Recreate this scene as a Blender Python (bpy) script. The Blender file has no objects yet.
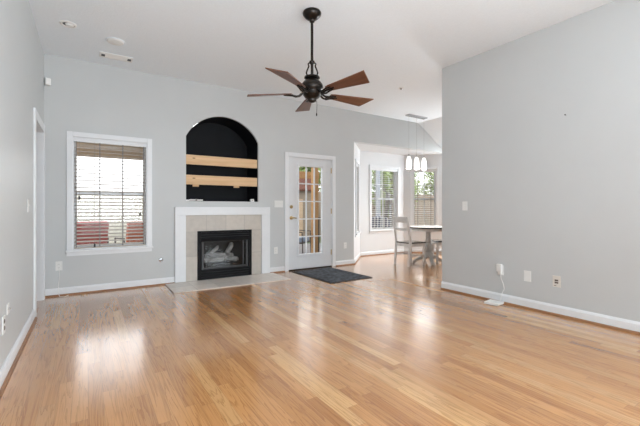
import bpy, bmesh, math, random
from mathutils import Vector, Matrix
random.seed(7)
S = bpy.context.scene
COL = S.collection
PI = math.pi

# ------------------------------------------------------------------ camera, world, lights, exposure
cam_d = bpy.data.cameras.new('camera'); cam = bpy.data.objects.new('camera', cam_d); COL.objects.link(cam)
cam_d.sensor_width = 36; cam_d.lens = 360 * 36 / 640; cam_d.shift_y = -5 / 640; cam_d.clip_start = 0.05
cam.location = (0, 0, 1.12); cam.rotation_euler = (PI / 2, 0, -math.radians(32.8))
S.camera = cam
S.view_settings.view_transform = 'Standard'; S.view_settings.look = 'None'
S.view_settings.gamma = 1.0; S.view_settings.use_curve_mapping = False
S.view_settings.exposure = 0.12

W = bpy.data.worlds.new('sky'); S.world = W; W.use_nodes = True
wn = W.node_tree.nodes; wl = W.node_tree.links; wn.clear()
o_ = wn.new('ShaderNodeOutputWorld'); b_ = wn.new('ShaderNodeBackground'); t_ = wn.new('ShaderNodeTexCoord')
s_ = wn.new('ShaderNodeSeparateXYZ'); r_ = wn.new('ShaderNodeValToRGB')
r_.color_ramp.elements[0].position = 0.0; r_.color_ramp.elements[0].color = (0.32, 0.325, 0.33, 1)
r_.color_ramp.elements[1].position = 0.45; r_.color_ramp.elements[1].color = (0.24, 0.26, 0.29, 1)
k_ = r_.color_ramp.elements.new(0.12); k_.color = (0.46, 0.47, 0.48, 1); k_ = r_.color_ramp.elements.new(0.24); k_.color = (1.0, 1.0, 1.0, 1); k_ = r_.color_ramp.elements.new(0.33); k_.color = (0.54, 0.56, 0.58, 1)
wl.new(t_.outputs['Generated'], s_.inputs[0]); wl.new(s_.outputs['Z'], r_.inputs[0])
wl.new(r_.outputs[0], b_.inputs['Color']); b_.inputs['Strength'].default_value = 5.4
wl.new(b_.outputs[0], o_.inputs['Surface'])

def lamp(name, kind, loc, direction, energy, color=(1, 1, 1), size=None):
    d = bpy.data.lights.new(name, kind); d.energy = energy; d.color = color
    if size: d.shape = 'RECTANGLE'; d.size, d.size_y = size
    o = bpy.data.objects.new(name, d); COL.objects.link(o); o.location = loc
    o.rotation_euler = Vector(direction).to_track_quat('-Z', 'Y').to_euler()
    return o
sun = lamp('sun', 'SUN', (0, 0, 8), (0.62, 0.3, -0.72), 1.3, (1.0, 0.9, 0.76)); sun.data.angle = 0.01
# unseen fill lamps added for brightness: rear, ceiling bounce, side and dining
lamp('fill_rear', 'AREA', (1.9, -4.33, 1.45), (0, 1, 0.5), 42, (0.92, 0.96, 1.0), (4.0, 2.3))
lamp('fill_bounce', 'AREA', (0.75, -1.0, 1.25), (-0.12, 0.5, 1), 130, (0.81, 0.91, 1.0), (2.2, 2.2))
lamp('fill_side', 'AREA', (4.2, -2.0, 1.5), (-1, 0.12, 0.25), 150, (0.84, 0.93, 1.0), (2.2, 1.9))
lamp('fill_dining', 'AREA', (8.3, 5.04, 1.5), (-1, 0, 0), 105, (0.88, 0.95, 1.0), (0.84, 1.8))

# ------------------------------------------------------------------ materials
def nodes_of(name):
    m = bpy.data.materials.new(name); m.use_nodes = True
    nt = m.node_tree; bs = nt.nodes['Principled BSDF']
    return m, nt, nt.nodes, nt.links, bs
def mat(name, col, rough=0.5, metal=0.0, var=0.06, scale=12.0, bump=0.0, emit=0.0, spec=None, stretch=(1, 1, 1)):
    """procedural paint / metal / fabric: a noise varies the colour a little"""
    m, nt, N, L, bs = nodes_of(name)
    tc = N.new('ShaderNodeTexCoord'); mp = N.new('ShaderNodeMapping'); mp.inputs['Scale'].default_value = stretch
    nz = N.new('ShaderNodeTexNoise'); nz.inputs['Scale'].default_value = scale; nz.inputs['Detail'].default_value = 4
    rp = N.new('ShaderNodeValToRGB')
    lo = [max(0, c * (1 - var)) for c in col]; hi = [min(1, c * (1 + var)) for c in col]
    rp.color_ramp.elements[0].position = 0.3; rp.color_ramp.elements[0].color = (*lo, 1)
    rp.color_ramp.elements[1].position = 0.7; rp.color_ramp.elements[1].color = (*hi, 1)
    L.new(tc.outputs['Object'], mp.inputs[0]); L.new(mp.outputs[0], nz.inputs[0]); L.new(nz.outputs['Fac'], rp.inputs[0])
    L.new(rp.outputs[0], bs.inputs['Base Color'])
    bs.inputs['Roughness'].default_value = rough; bs.inputs['Metallic'].default_value = metal
    if spec is not None: bs.inputs['Specular IOR Level'].default_value = spec
    if emit: L.new(rp.outputs[0], bs.inputs['Emission Color']); bs.inputs['Emission Strength'].default_value = emit
    if bump:
        bp = N.new('ShaderNodeBump'); bp.inputs['Strength'].default_value = bump; bp.inputs['Distance'].default_value = 0.01
        L.new(nz.outputs['Fac'], bp.inputs['Height']); L.new(bp.outputs[0], bs.inputs['Normal'])
    return m
def mth(N, L, op, a, b=None):
    n = N.new('ShaderNodeMath'); n.operation = op
    for i, v in enumerate((a, b)):
        if v is None: continue
        if isinstance(v, (int, float)): n.inputs[i].default_value = v
        else: L.new(v, n.inputs[i])
    return n.outputs[0]
def floor_mat():
    m, nt, N, L, bs = nodes_of('oak_strip_floor')
    tc = N.new('ShaderNodeTexCoord'); sp = N.new('ShaderNodeSeparateXYZ'); L.new(tc.outputs['Object'], sp.inputs[0])
    x, y = sp.outputs['X'], sp.outputs['Y']
    PW, PL = 0.0762, 1.05
    xr = mth(N, L, 'DIVIDE', x, PW); row = mth(N, L, 'FLOOR', xr); fx = mth(N, L, 'FRACT', xr)
    wr = N.new('ShaderNodeTexWhiteNoise'); wr.noise_dimensions = '1D'; L.new(row, wr.inputs['W'])
    yo = mth(N, L, 'ADD', mth(N, L, 'DIVIDE', y, PL), mth(N, L, 'MULTIPLY', wr.outputs['Value'], 17.3))
    cell = mth(N, L, 'FLOOR', yo); fy = mth(N, L, 'FRACT', yo)
    cv = N.new('ShaderNodeCombineXYZ'); L.new(row, cv.inputs[0]); L.new(cell, cv.inputs[1])
    wc = N.new('ShaderNodeTexWhiteNoise'); wc.noise_dimensions = '2D'; L.new(cv.outputs[0], wc.inputs['Vector'])
    rp = N.new('ShaderNodeValToRGB'); e = rp.color_ramp.elements
    e[0].position = 0.0; e[0].color = FLOOR_COLS[0] + (1,); e[1].position = 1.0; e[1].color = FLOOR_COLS[-1] + (1,)
    for i, c in enumerate(FLOOR_COLS[1:-1]):
        k = e.new((i + 1) / (len(FLOOR_COLS) - 1)); k.color = c + (1,)
    L.new(wc.outputs['Value'], rp.inputs[0])
    # grain: stretched noise shifted per board, and cathedral waves
    gv = N.new('ShaderNodeCombineXYZ')
    L.new(mth(N, L, 'ADD', mth(N, L, 'MULTIPLY', x, 16.0), mth(N, L, 'MULTIPLY', wc.outputs['Value'], 57.0)), gv.inputs[0])
    L.new(mth(N, L, 'ADD', mth(N, L, 'MULTIPLY', y, 0.8), mth(N, L, 'MULTIPLY', wc.outputs['Value'], 31.0)), gv.inputs[1])
    n1 = N.new('ShaderNodeTexNoise'); n1.inputs['Scale'].default_value = 1.0; n1.inputs['Detail'].default_value = 5; n1.inputs['Distortion'].default_value = 0.6
    L.new(gv.outputs[0], n1.inputs[0])
    rings = mth(N, L, 'FRACT', mth(N, L, 'MULTIPLY', n1.outputs['Fac'], 9.0))
    rg = N.new('ShaderNodeValToRGB'); rg.color_ramp.elements[0].position = 0.0; rg.color_ramp.elements[0].color = (0.58, 0.48, 0.38, 1)
    rg.color_ramp.elements[1].position = 0.45; rg.color_ramp.elements[1].color = (1.04, 1.03, 1.02, 1)
    L.new(rings, rg.inputs[0])
    gf = N.new('ShaderNodeCombineXYZ'); L.new(mth(N, L, 'MULTIPLY', x, 260.0), gf.inputs[0]); L.new(mth(N, L, 'MULTIPLY', y, 9.0), gf.inputs[1])
    n2 = N.new('ShaderNodeTexNoise'); n2.inputs['Scale'].default_value = 1.0; n2.inputs['Detail'].default_value = 3; L.new(gf.outputs[0], n2.inputs[0])
    rf = N.new('ShaderNodeValToRGB'); rf.color_ramp.elements[0].position = 0.3; rf.color_ramp.elements[0].color = (0.88, 0.85, 0.82, 1)
    rf.color_ramp.elements[1].position = 0.6; rf.color_ramp.elements[1].color = (1, 1, 1, 1)
    L.new(n2.outputs['Fac'], rf.inputs[0])
    def mul(a, b, f=1.0):
        k = N.new('ShaderNodeMix'); k.data_type = 'RGBA'; k.blend_type = 'MULTIPLY'; k.inputs['Factor'].default_value = f
        L.new(a, k.inputs['A']); L.new(b, k.inputs['B']); return k.outputs['Result']
    c = mul(mul(rp.outputs[0], rg.outputs[0], 0.7), rf.outputs[0], 0.8)
    # joints
    ex = mth(N, L, 'MINIMUM', fx, mth(N, L, 'SUBTRACT', 1.0, fx)); ey = mth(N, L, 'MINIMUM', fy, mth(N, L, 'SUBTRACT', 1.0, fy))
    jx = mth(N, L, 'LESS_THAN', ex, 0.013); jy = mth(N, L, 'LESS_THAN', ey, 0.0012)
    j = mth(N, L, 'MAXIMUM', jx, jy)
    k = N.new('ShaderNodeMix'); k.data_type = 'RGBA'; L.new(mth(N, L, 'MULTIPLY', j, 0.38), k.inputs['Factor'])
    L.new(c, k.inputs['A']); k.inputs['B'].default_value = (0.16, 0.085, 0.045, 1)
    L.new(k.outputs['Result'], bs.inputs['Base Color'])
    rr = mth(N, L, 'ADD', 0.16, mth(N, L, 'MULTIPLY', n2.outputs['Fac'], 0.10)); L.new(rr, bs.inputs['Roughness'])
    bs.inputs['Coat Weight'].default_value = 1.0; bs.inputs['Coat Roughness'].default_value = 0.18; bs.inputs['Coat IOR'].default_value = 1.68; bs.inputs['Specular IOR Level'].default_value = 0.2
    bp = N.new('ShaderNodeBump'); bp.inputs['Strength'].default_value = 0.03; bp.inputs['Distance'].default_value = 0.002
    L.new(n1.outputs['Fac'], bp.inputs['Height']); L.new(bp.outputs[0], bs.inputs['Normal'])
    return m
FLOOR_COLS = [(0.42, 0.185, 0.058), (0.55, 0.265, 0.095), (0.60, 0.30, 0.112), (0.48, 0.222, 0.078), (0.70, 0.41, 0.175)]
def wood_mat(name, c0, c1, axis=0, scale=1.0, rough=0.5, knots=False):
    m, nt, N, L, bs = nodes_of(name)
    tc = N.new('ShaderNodeTexCoord'); mp = N.new('ShaderNodeMapping')
    sc = [22 * scale] * 3; sc[axis] = 1.6 * scale; mp.inputs['Scale'].default_value = sc
    L.new(tc.outputs['Object'], mp.inputs[0])
    nz = N.new('ShaderNodeTexNoise'); nz.inputs['Scale'].default_value = 1.0; nz.inputs['Detail'].default_value = 5; nz.inputs['Distortion'].default_value = 0.8
    L.new(mp.outputs[0], nz.inputs[0])
    rp = N.new('ShaderNodeValToRGB'); rp.color_ramp.elements[0].position = 0.3; rp.color_ramp.elements[0].color = (*c0, 1)
    rp.color_ramp.elements[1].position = 0.7; rp.color_ramp.elements[1].color = (*c1, 1)
    L.new(nz.outputs['Fac'], rp.inputs[0]); out = rp.outputs[0]
    if knots:
        vo = N.new('ShaderNodeTexVoronoi'); vo.inputs['Scale'].default_value = 1.0
        mk = N.new('ShaderNodeMapping'); mk.inputs['Scale'].default_value = (3.4, 3.4, 9.0); L.new(tc.outputs['Object'], mk.inputs[0]); L.new(mk.outputs[0], vo.inputs[0])
        rk = N.new('ShaderNodeValToRGB'); rk.color_ramp.elements[0].position = 0.06; rk.color_ramp.elements[0].color = (1, 1, 1, 1)
        rk.color_ramp.elements[1].position = 0.12; rk.color_ramp.elements[1].color = (0, 0, 0, 1)
        L.new(vo.outputs['Distance'], rk.inputs[0])
        k = N.new('ShaderNodeMix'); k.data_type = 'RGBA'; L.new(rk.outputs[0], k.inputs['Factor']); L.new(out, k.inputs['A'])
        k.inputs['B'].default_value = (0.16, 0.06, 0.02, 1); out = k.outputs['Result']
    L.new(out, bs.inputs['Base Color']); bs.inputs['Roughness'].default_value = rough
    return m
def tile_mat(name, c, grout, tw, th, off=(0, 0), plane='xz'):
    m, nt, N, L, bs = nodes_of(name)
    tc = N.new('ShaderNodeTexCoord'); sp = N.new('ShaderNodeSeparateXYZ'); L.new(tc.outputs['Object'], sp.inputs[0])
    u = mth(N, L, 'DIVIDE', mth(N, L, 'SUBTRACT', sp.outputs['X'], off[0]), tw)
    v = mth(N, L, 'DIVIDE', mth(N, L, 'SUBTRACT', sp.outputs['Z' if plane == 'xz' else 'Y'], off[1]), th)
    fu, fv = mth(N, L, 'FRACT', u), mth(N, L, 'FRACT', v)
    cv = N.new('ShaderNodeCombineXYZ'); L.new(mth(N, L, 'FLOOR', u), cv.inputs[0]); L.new(mth(N, L, 'FLOOR', v), cv.inputs[1])
    wc = N.new('ShaderNodeTexWhiteNoise'); wc.noise_dimensions = '2D'; L.new(cv.outputs[0], wc.inputs['Vector'])
    nz = N.new('ShaderNodeTexNoise'); nz.inputs['Scale'].default_value = 14; nz.inputs['Detail'].default_value = 6; L.new(tc.outputs['Object'], nz.inputs[0])
    f = mth(N, L, 'ADD', mth(N, L, 'MULTIPLY', wc.outputs['Value'], 0.45), mth(N, L, 'MULTIPLY', nz.outputs['Fac'], 0.6))
    rp = N.new('ShaderNodeValToRGB'); rp.color_ramp.elements[0].position = 0.2; rp.color_ramp.elements[0].color = (*[k * 0.84 for k in c], 1)
    rp.color_ramp.elements[1].position = 0.8; rp.color_ramp.elements[1].color = (*[min(1, k * 1.14) for k in c], 1)
    L.new(f, rp.inputs[0])
    ex = mth(N, L, 'MULTIPLY', mth(N, L, 'MINIMUM', fu, mth(N, L, 'SUBTRACT', 1.0, fu)), tw)
    ey = mth(N, L, 'MULTIPLY', mth(N, L, 'MINIMUM', fv, mth(N, L, 'SUBTRACT', 1.0, fv)), th)
    g = mth(N, L, 'LESS_THAN', mth(N, L, 'MINIMUM', ex, ey), 0.0035)
    k = N.new('ShaderNodeMix'); k.data_type = 'RGBA'; L.new(g, k.inputs['Factor']); L.new(rp.outputs[0], k.inputs['A']); k.inputs['B'].default_value = (*grout, 1)
    L.new(k.outputs['Result'], bs.inputs['Base Color']); bs.inputs['Roughness'].default_value = 0.35
    return m
def glass_mat(name, tint=(1, 1, 1), ior=1.45):
    m, nt, N, L, bs = nodes_of(name); N.remove(bs)
    out = [n for n in N if n.type == 'OUTPUT_MATERIAL'][0]
    tr = N.new('ShaderNodeBsdfTransparent'); tr.inputs[0].default_value = (*tint, 1)
    gl = N.new('ShaderNodeBsdfGlossy'); gl.inputs['Roughness'].default_value = 0.02
    fr = N.new('ShaderNodeFresnel'); ge = N.new('ShaderNodeNewGeometry')
    # the leaving face of a thin pane reflects as much as the entering one
    L.new(mth(N, L, 'SUBTRACT', ior, mth(N, L, 'MULTIPLY', ge.outputs['Backfacing'], ior - 1.0 / ior)), fr.inputs['IOR'])
    mx = N.new('ShaderNodeMixShader'); L.new(fr.outputs[0], mx.inputs[0]); L.new(tr.outputs[0], mx.inputs[1]); L.new(gl.outputs[0], mx.inputs[2])
    L.new(mx.outputs[0], out.inputs['Surface']); return m
def leaf_mat(name, c0, c1):
    m = mat(name, c0, 0.6, var=0.0)
    N = m.node_tree.nodes; rp = [n for n in N if n.type == 'VALTORGB'][0]; nz = [n for n in N if n.type == 'TEX_NOISE'][0]
    nz.inputs['Scale'].default_value = 2.2
    rp.color_ramp.elements[0].color = (*c0, 1); rp.color_ramp.elements[1].color = (*c1, 1); return m
def stripe_mat(name, c0, c1, period):
    m, nt, N, L, bs = nodes_of(name)
    tc = N.new('ShaderNodeTexCoord'); sp = N.new('ShaderNodeSeparateXYZ'); L.new(tc.outputs['Object'], sp.inputs[0])
    g = mth(N, L, 'LESS_THAN', mth(N, L, 'FRACT', mth(N, L, 'DIVIDE', sp.outputs['X'], period)), 0.6)
    k = N.new('ShaderNodeMix'); k.data_type = 'RGBA'; L.new(g, k.inputs['Factor']); k.inputs['A'].default_value = (*c1, 1); k.inputs['B'].default_value = (*c0, 1)
    L.new(k.outputs['Result'], bs.inputs['Base Color']); bs.inputs['Roughness'].default_value = 0.8
    return m
M = dict(
    wall=mat('grey_wall_paint', (0.555, 0.567, 0.563), 0.40, var=0.012, scale=3, spec=0.4),
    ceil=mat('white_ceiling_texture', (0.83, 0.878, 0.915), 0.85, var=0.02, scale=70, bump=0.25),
    trim=mat('white_trim_paint', (0.76, 0.77, 0.78), 0.3, var=0.015),
    bayw=mat('lit_bay_paint', (0.71, 0.715, 0.72), 0.45, var=0.012, scale=3),  # wall paint lightened to stand in for missing light in the bay
    plastic=mat('white_plastic', (0.78, 0.775, 0.75), 0.35, var=0.02),
    ivory=mat('ivory_plastic', (0.70, 0.66, 0.60), 0.4, var=0.02),
    doorp=mat('white_door_paint', (0.70, 0.71, 0.72), 0.3, var=0.015),
    slat=mat('pale_wood_slat', (0.52, 0.455, 0.39), 0.45, var=0.10, scale=6, stretch=(1, 20, 20)),
    whiteslat=mat('white_vinyl_slat', (0.64, 0.62, 0.59), 0.45, var=0.05),
    cord=mat('grey_cord', (0.30, 0.28, 0.26), 0.8),
    dark=mat('dark_plastic', (0.03, 0.028, 0.027), 0.45),
    floor=floor_mat(),
    shoe=wood_mat('oak_shoe_moulding', (0.20, 0.09, 0.04), (0.33, 0.16, 0.07), 0),
    black=mat('matte_black_paint', (0.006, 0.007, 0.009), 0.6, var=0.25, scale=3, spec=0.2),
    pine=wood_mat('raw_pine_board', (0.66, 0.42, 0.22), (0.80, 0.56, 0.33), 0, 1.0, 0.6, True),
    tile=tile_mat('beige_stone_tile', (0.50, 0.455, 0.40), (0.40, 0.37, 0.33), 0.3075, 0.372, (1.236, 0.012)),
    hearth=tile_mat('beige_hearth_tile', (0.68, 0.62, 0.56), (0.50, 0.46, 0.42), 0.3075, 0.3075, (0.945, 5.0), 'xy'),
    iron=mat('black_metal', (0.007, 0.007, 0.008), 0.45, 0.0, var=0.2, spec=0.12),
    soot=mat('sooty_brick', (0.02, 0.019, 0.018), 0.9, var=0.5, scale=20),
    log=mat('grey_ceramic_log', (0.40, 0.385, 0.365), 0.85, var=0.55, scale=18, bump=0.8),
    chrome=mat('brushed_steel', (0.55, 0.55, 0.56), 0.25, 0.9, var=0.05),
    darksteel=mat('dark_steel', (0.04, 0.04, 0.042), 0.4, 0.2, var=0.1),
    brass=mat('aged_brass', (0.46, 0.32, 0.14), 0.3, 0.9, var=0.1),
    bronze=mat('oil_rubbed_bronze', (0.020, 0.016, 0.013), 0.28, 0.7, var=0.2),
    blade=wood_mat('walnut_blade', (0.085, 0.030, 0.014), (0.16, 0.06, 0.027), 0, 1.0, 0.33),
    glass=glass_mat('window_glass'), dglass=glass_mat('smoked_glass', (0.88, 0.88, 0.88), 1.25),
    shade=mat('frosted_lit_glass', (1.0, 0.97, 0.93), 0.35, var=0.01, emit=0.9),
    lens=mat('frosted_light_lens', (0.80, 0.80, 0.78), 0.4, var=0.01),
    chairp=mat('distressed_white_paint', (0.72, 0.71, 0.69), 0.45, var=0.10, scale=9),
    pedestal=mat('weathered_grey_white_paint', (0.52, 0.50, 0.47), 0.5, var=0.18, scale=10),
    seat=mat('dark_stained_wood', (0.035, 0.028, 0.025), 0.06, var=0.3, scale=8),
    mat=mat('charcoal_carpet', (0.055, 0.062, 0.074), 0.95, var=0.85, scale=16, bump=0.6),
    matedge=mat('black_rubber', (0.014, 0.014, 0.015), 0.7),
    cedar=wood_mat('sunlit_cedar', (0.30, 0.15, 0.05), (0.44, 0.25, 0.10), 2, 0.7, 0.7),
    cedarx=wood_mat('cedar_beam', (0.30, 0.15, 0.05), (0.44, 0.25, 0.10), 0, 0.7, 0.7),
    tan=wood_mat('tan_painted_wood', (0.46, 0.33, 0.21), (0.54, 0.40, 0.27), 0, 0.5, 0.7),
    fence=mat('cedar_fence_board', (0.30, 0.235, 0.175), 0.8, var=0.15, scale=1.4, stretch=(7, 7, 0.5)),
    deck=mat('pale_deck_board', (0.24, 0.225, 0.21), 0.7, var=0.1, scale=3, stretch=(14, 1, 1)),
    lawn=mat('lawn', (0.10, 0.14, 0.05), 0.9, var=0.35, scale=8),
    redpad=mat('brick_red_cushion', (0.40, 0.10, 0.085), 0.9, var=0.15, scale=14),
    litpad=mat('orange_lit_red_cushion', (0.48, 0.13, 0.06), 0.9, var=0.15, scale=14),  # red cushion with warm orange light mixed into its colour
    bluepad=mat('slate_blue_cushion', (0.20, 0.25, 0.32), 0.9, var=0.15),
    patio=mat('bronze_patio_metal', (0.07, 0.055, 0.05), 0.5, 0.4),
    stripe=stripe_mat('navy_white_stripe', (0.05, 0.06, 0.11), (0.62, 0.62, 0.64), 0.085),
    grey=wood_mat('weathered_grey_wood', (0.09, 0.078, 0.066), (0.15, 0.13, 0.11), 2),
    redroof=mat('red_brown_shingle', (0.12, 0.042, 0.024), 0.85, var=0.3, scale=9),
    bark=mat('tree_bark', (0.16, 0.12, 0.09), 0.9, var=0.3),
    leafA=leaf_mat('yellow_green_leaf', (0.14, 0.21, 0.05), (0.40, 0.48, 0.16)),
    leafB=leaf_mat('mid_green_leaf', (0.12, 0.19, 0.05), (0.36, 0.46, 0.18)),
    shedwall=mat('tan_shed_wall', (0.27, 0.215, 0.16), 0.8, var=0.15, scale=4),
    siding=mat('cream_siding', (0.62, 0.58, 0.50), 0.7, var=0.04),
    palepost=mat('pale_blue_paint', (0.38, 0.41, 0.45), 0.6, var=0.04),
    socket=mat('brown_socket', (0.10, 0.07, 0.05), 0.5),
)

# ------------------------------------------------------------------ mesh builder
class MB:
    def __init__(s): s.v = []; s.f = []
    def add(s, vs, fs):
        n = len(s.v); s.v += [tuple(p) for p in vs]; s.f += [tuple(i + n for i in f) for f in fs]; return s
    def box(s, x0, x1, y0, y1, z0, z1, mx=None):
        vs = [Vector(p) for p in ((x0, y0, z0), (x1, y0, z0), (x1, y1, z0), (x0, y1, z0), (x0, y0, z1), (x1, y0, z1), (x1, y1, z1), (x0, y1, z1))]
        if mx: vs = [mx @ p for p in vs]
        return s.add(vs, [(0, 3, 2, 1), (4, 5, 6, 7), (0, 1, 5, 4), (1, 2, 6, 5), (2, 3, 7, 6), (3, 0, 4, 7)])
    def prism(s, pts, d0, d1, axis='z'):
        n = len(pts)
        def P(p, d): return {'z': (p[0], p[1], d), 'y': (p[0], d, p[1]), 'x': (d, p[0], p[1])}[axis]
        vs = [P(p, d0) for p in pts] + [P(p, d1) for p in pts]
        fs = [tuple(range(n - 1, -1, -1)), tuple(range(n, 2 * n))] + [(i, (i + 1) % n, n + (i + 1) % n, n + i) for i in range(n)]
        return s.add(vs, fs)
    def lathe(s, prof, n=24, c=(0, 0, 0), axis='z', a0=0.0, sx=1, sy=1):
        vs = []; k = len(prof)
        for i in range(n):
            a = a0 + 2 * PI * i / n; ca, sa = math.cos(a) * sx, math.sin(a) * sy
            for r, h in prof:
                p = (r * ca, r * sa, h)
                if axis == 'y': p = (p[0], p[2], p[1])
                if axis == 'x': p = (p[2], p[0], p[1])
                vs.append((p[0] + c[0], p[1] + c[1], p[2] + c[2]))
        fs = [(i * k + j, ((i + 1) % n) * k + j, ((i + 1) % n) * k + j + 1, i * k + j + 1) for i in range(n) for j in range(k - 1)]
        if prof[0][0] > 1e-6: fs.append(tuple(i * k for i in range(n - 1, -1, -1)))
        if prof[-1][0] > 1e-6: fs.append(tuple(i * k + k - 1 for i in range(n)))
        return s.add(vs, fs)
    def tube(s, pts, r, n=10, closed=False):
        pts = [Vector(p) for p in pts]; rs = r if isinstance(r, (list, tuple)) else [r] * len(pts)
        vs = []; fs = []; m = len(pts); up = None
        for i, p in enumerate(pts):
            if closed: t = pts[(i + 1) % m] - pts[i - 1]
            else: t = pts[min(i + 1, m - 1)] - pts[max(i - 1, 0)]
            t.normalize()
            if up is None: up = Vector((0, 0, 1)) if abs(t.z) < 0.9 else Vector((1, 0, 0))
            u = up - t * up.dot(t); u.normalize(); w = t.cross(u); up = u
            for j in range(n):
                a = 2 * PI * j / n; vs.append(p + (u * math.cos(a) + w * math.sin(a)) * rs[i])
        for i in range(m if closed else m - 1):
            for j in range(n):
                a, b = i * n + j, i * n + (j + 1) % n; c, d = ((i + 1) % m) * n + (j + 1) % n, ((i + 1) % m) * n + j
                fs.append((a, b, c, d))
        if not closed: fs += [tuple(range(n - 1, -1, -1)), tuple((m - 1) * n + j for j in range(n))]
        return s.add(vs, fs)
    def bar(s, a, b, w, h, up=(0, 0, 1)):
        a, b = Vector(a), Vector(b); t = (b - a).normalized(); up = Vector(up)
        if abs(t.dot(up)) > 0.95: up = Vector((0, 1, 0))
        sd = t.cross(up).normalized(); u = sd.cross(t)
        vs = [p + sd * i * w / 2 + u * j * h / 2 for p in (a, b) for i, j in ((-1, -1), (1, -1), (1, 1), (-1, 1))]
        return s.add(vs, [(3, 2, 1, 0), (4, 5, 6, 7)] + [(i, (i + 1) % 4, 4 + (i + 1) % 4, 4 + i) for i in range(4)])
    def build(s, name, m, parent=None, bevel=0.0, smooth=False, loc=None):
        me = bpy.data.meshes.new(name)
        off = Vector(loc) if loc else Vector((0, 0, 0))
        me.from_pydata([Vector(p) - off for p in s.v], [], s.f)
        bm = bmesh.new(); bm.from_mesh(me); bmesh.ops.recalc_face_normals(bm, faces=bm.faces)
        if bevel:
            ed = [e for e in bm.edges if len(e.link_faces) == 2 and e.calc_face_angle(0) > 0.5]
            bmesh.ops.bevel(bm, geom=ed, offset=bevel, segments=2, affect='EDGES', profile=0.6, clamp_overlap=True)
        bm.to_mesh(me); bm.free()
        if smooth:
            me.shade_smooth(); me.set_sharp_from_angle(angle=math.radians(40))
        me.materials.append(m)
        o = bpy.data.objects.new(name, me); COL.objects.link(o)
        if parent: o.parent = parent
        if loc: o.location = loc
        return o
def tag(o, label=None, cat=None, group=None, kind=None):
    if label: o['label'] = label
    if cat: o['category'] = cat
    if group: o['group'] = group
    if kind: o['kind'] = kind
    return o
def thing(name, label, cat, loc=(0, 0, 0), rz=0.0, group=None, kind=None):
    o = bpy.data.objects.new(name, None); COL.objects.link(o); o.empty_display_size = 0.1
    o.location = loc; o.rotation_euler = (0, 0, rz)
    return tag(o, label, cat, group, kind)
def struct(name, mb, m, parent=None, bevel=0.0, **k):
    o = mb.build(name, m, parent, bevel, **k)
    if parent is None: o['kind'] = 'structure'
    return o
def copy_tree(o, parent=None):
    c = o.copy(); COL.objects.link(c)
    if parent: c.parent = parent
    for ch in list(o.children): copy_tree(ch, c)
    return c

# ------------------------------------------------------------------ room dimensions
XL, XR, YB, H, T = -0.464, 4.12, 5.66, 3.05, 0.14
YR = -4.2; XD = 8.2; YRE = 3.275          # rear wall, dining side wall, end of the right wall
P0, P1, P2, P3 = (4.45, YB), (5.28, 6.49), (6.70, 6.49), (7.53, YB)
BH = 2.45                                  # bay opening / bay ceiling
LD0, LD1, LDH = 4.70, 5.50, 2.05           # cased opening in the left wall
WX0, WX1, WZ0, WZ1 = -0.168, 0.708, 0.575, 2.045   # left window opening
NX0, NX1, NZ0, NZS = 1.243, 2.412, 1.225, 2.21   # niche
DX0, DX1, DH = 2.965, 3.935, 2.05          # exterior door opening

fl = MB(); fl.prism([(-1.75, YR - .14), (XD + .14, YR - .14), (XD + .14, YB), (P3[0], YB), P2, P1, P0, (-1.75, YB)], -0.12, 0.0)
struct('floor', fl, M['floor'])
# ceiling : flat, then sloping down over the dining side
CX, SX, SZ = 6.30, 7.25, 2.46
ce = MB(); ce.prism([(-1.75, H), (CX, H), (SX, SZ), (XD + .14, SZ), (XD + .14, SZ + .12), (SX + .05, SZ + .12), (CX + .05, H + .12), (-1.75, H + .12)], YR - .14, YB + T, 'y')
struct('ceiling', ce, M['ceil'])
bc = MB(); bc.prism([(P0[0] + .0, YB + T), (P0[0] - .1, YB + T), (P1[0] - .08, P1[1] + .18), (P2[0] + .08, P2[1] + .18), (P3[0] + .1, YB + T)], BH, BH + .1)
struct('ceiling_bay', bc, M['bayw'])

# back wall (with openings)
wb = MB()
def wcol(x0, x1, z0, z1): wb.box(x0, x1, YB, YB + T, z0, z1)
wcol(XL - .13, WX0, 0, H); wcol(WX0, WX1, 0, WZ0); wcol(WX0, WX1, WZ1, H); wcol(WX1, NX0, 0, H)
FX0, FX1, FZ1 = 1.43, 2.25, 0.74           # hole behind the fireplace insert
wcol(NX0, FX0, 0, NZ0); wcol(FX1, NX1, 0, NZ0); wcol(FX0, FX1, FZ1, NZ0)
hw = (NX1 - NX0) / 2; rise = 0.365; RA = (hw * hw + rise * rise) / (2 * rise); ncx = (NX0 + NX1) / 2; ncz = NZS + rise - RA
a1 = math.asin(hw / RA); NA = 28
arc = [(ncx + RA * math.sin(-a1 + 2 * a1 * i / NA), ncz + RA * math.cos(-a1 + 2 * a1 * i / NA)) for i in range(NA + 1)]
for (xa, za), (xb, zb) in zip(arc, arc[1:]):
    wb.add([(xa, YB, za), (xb, YB, zb), (xb, YB, H), (xa, YB, H), (xa, YB + T, za), (xb, YB + T, zb), (xb, YB + T, H), (xa, YB + T, H)],
           [(0, 1, 2, 3), (7, 6, 5, 4), (0, 4, 5, 1), (3, 2, 6, 7)])
wcol(NX1, DX0, 0, H); wcol(DX0, DX1, DH, H); wcol(DX1, P0[0], 0, H)
wb.box(P0[0], P3[0], YB, YB + T, BH, H + .02); wcol(P3[0], XD + .14, 0, H)
struct('wall_back', wb, M['wall'])

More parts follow.
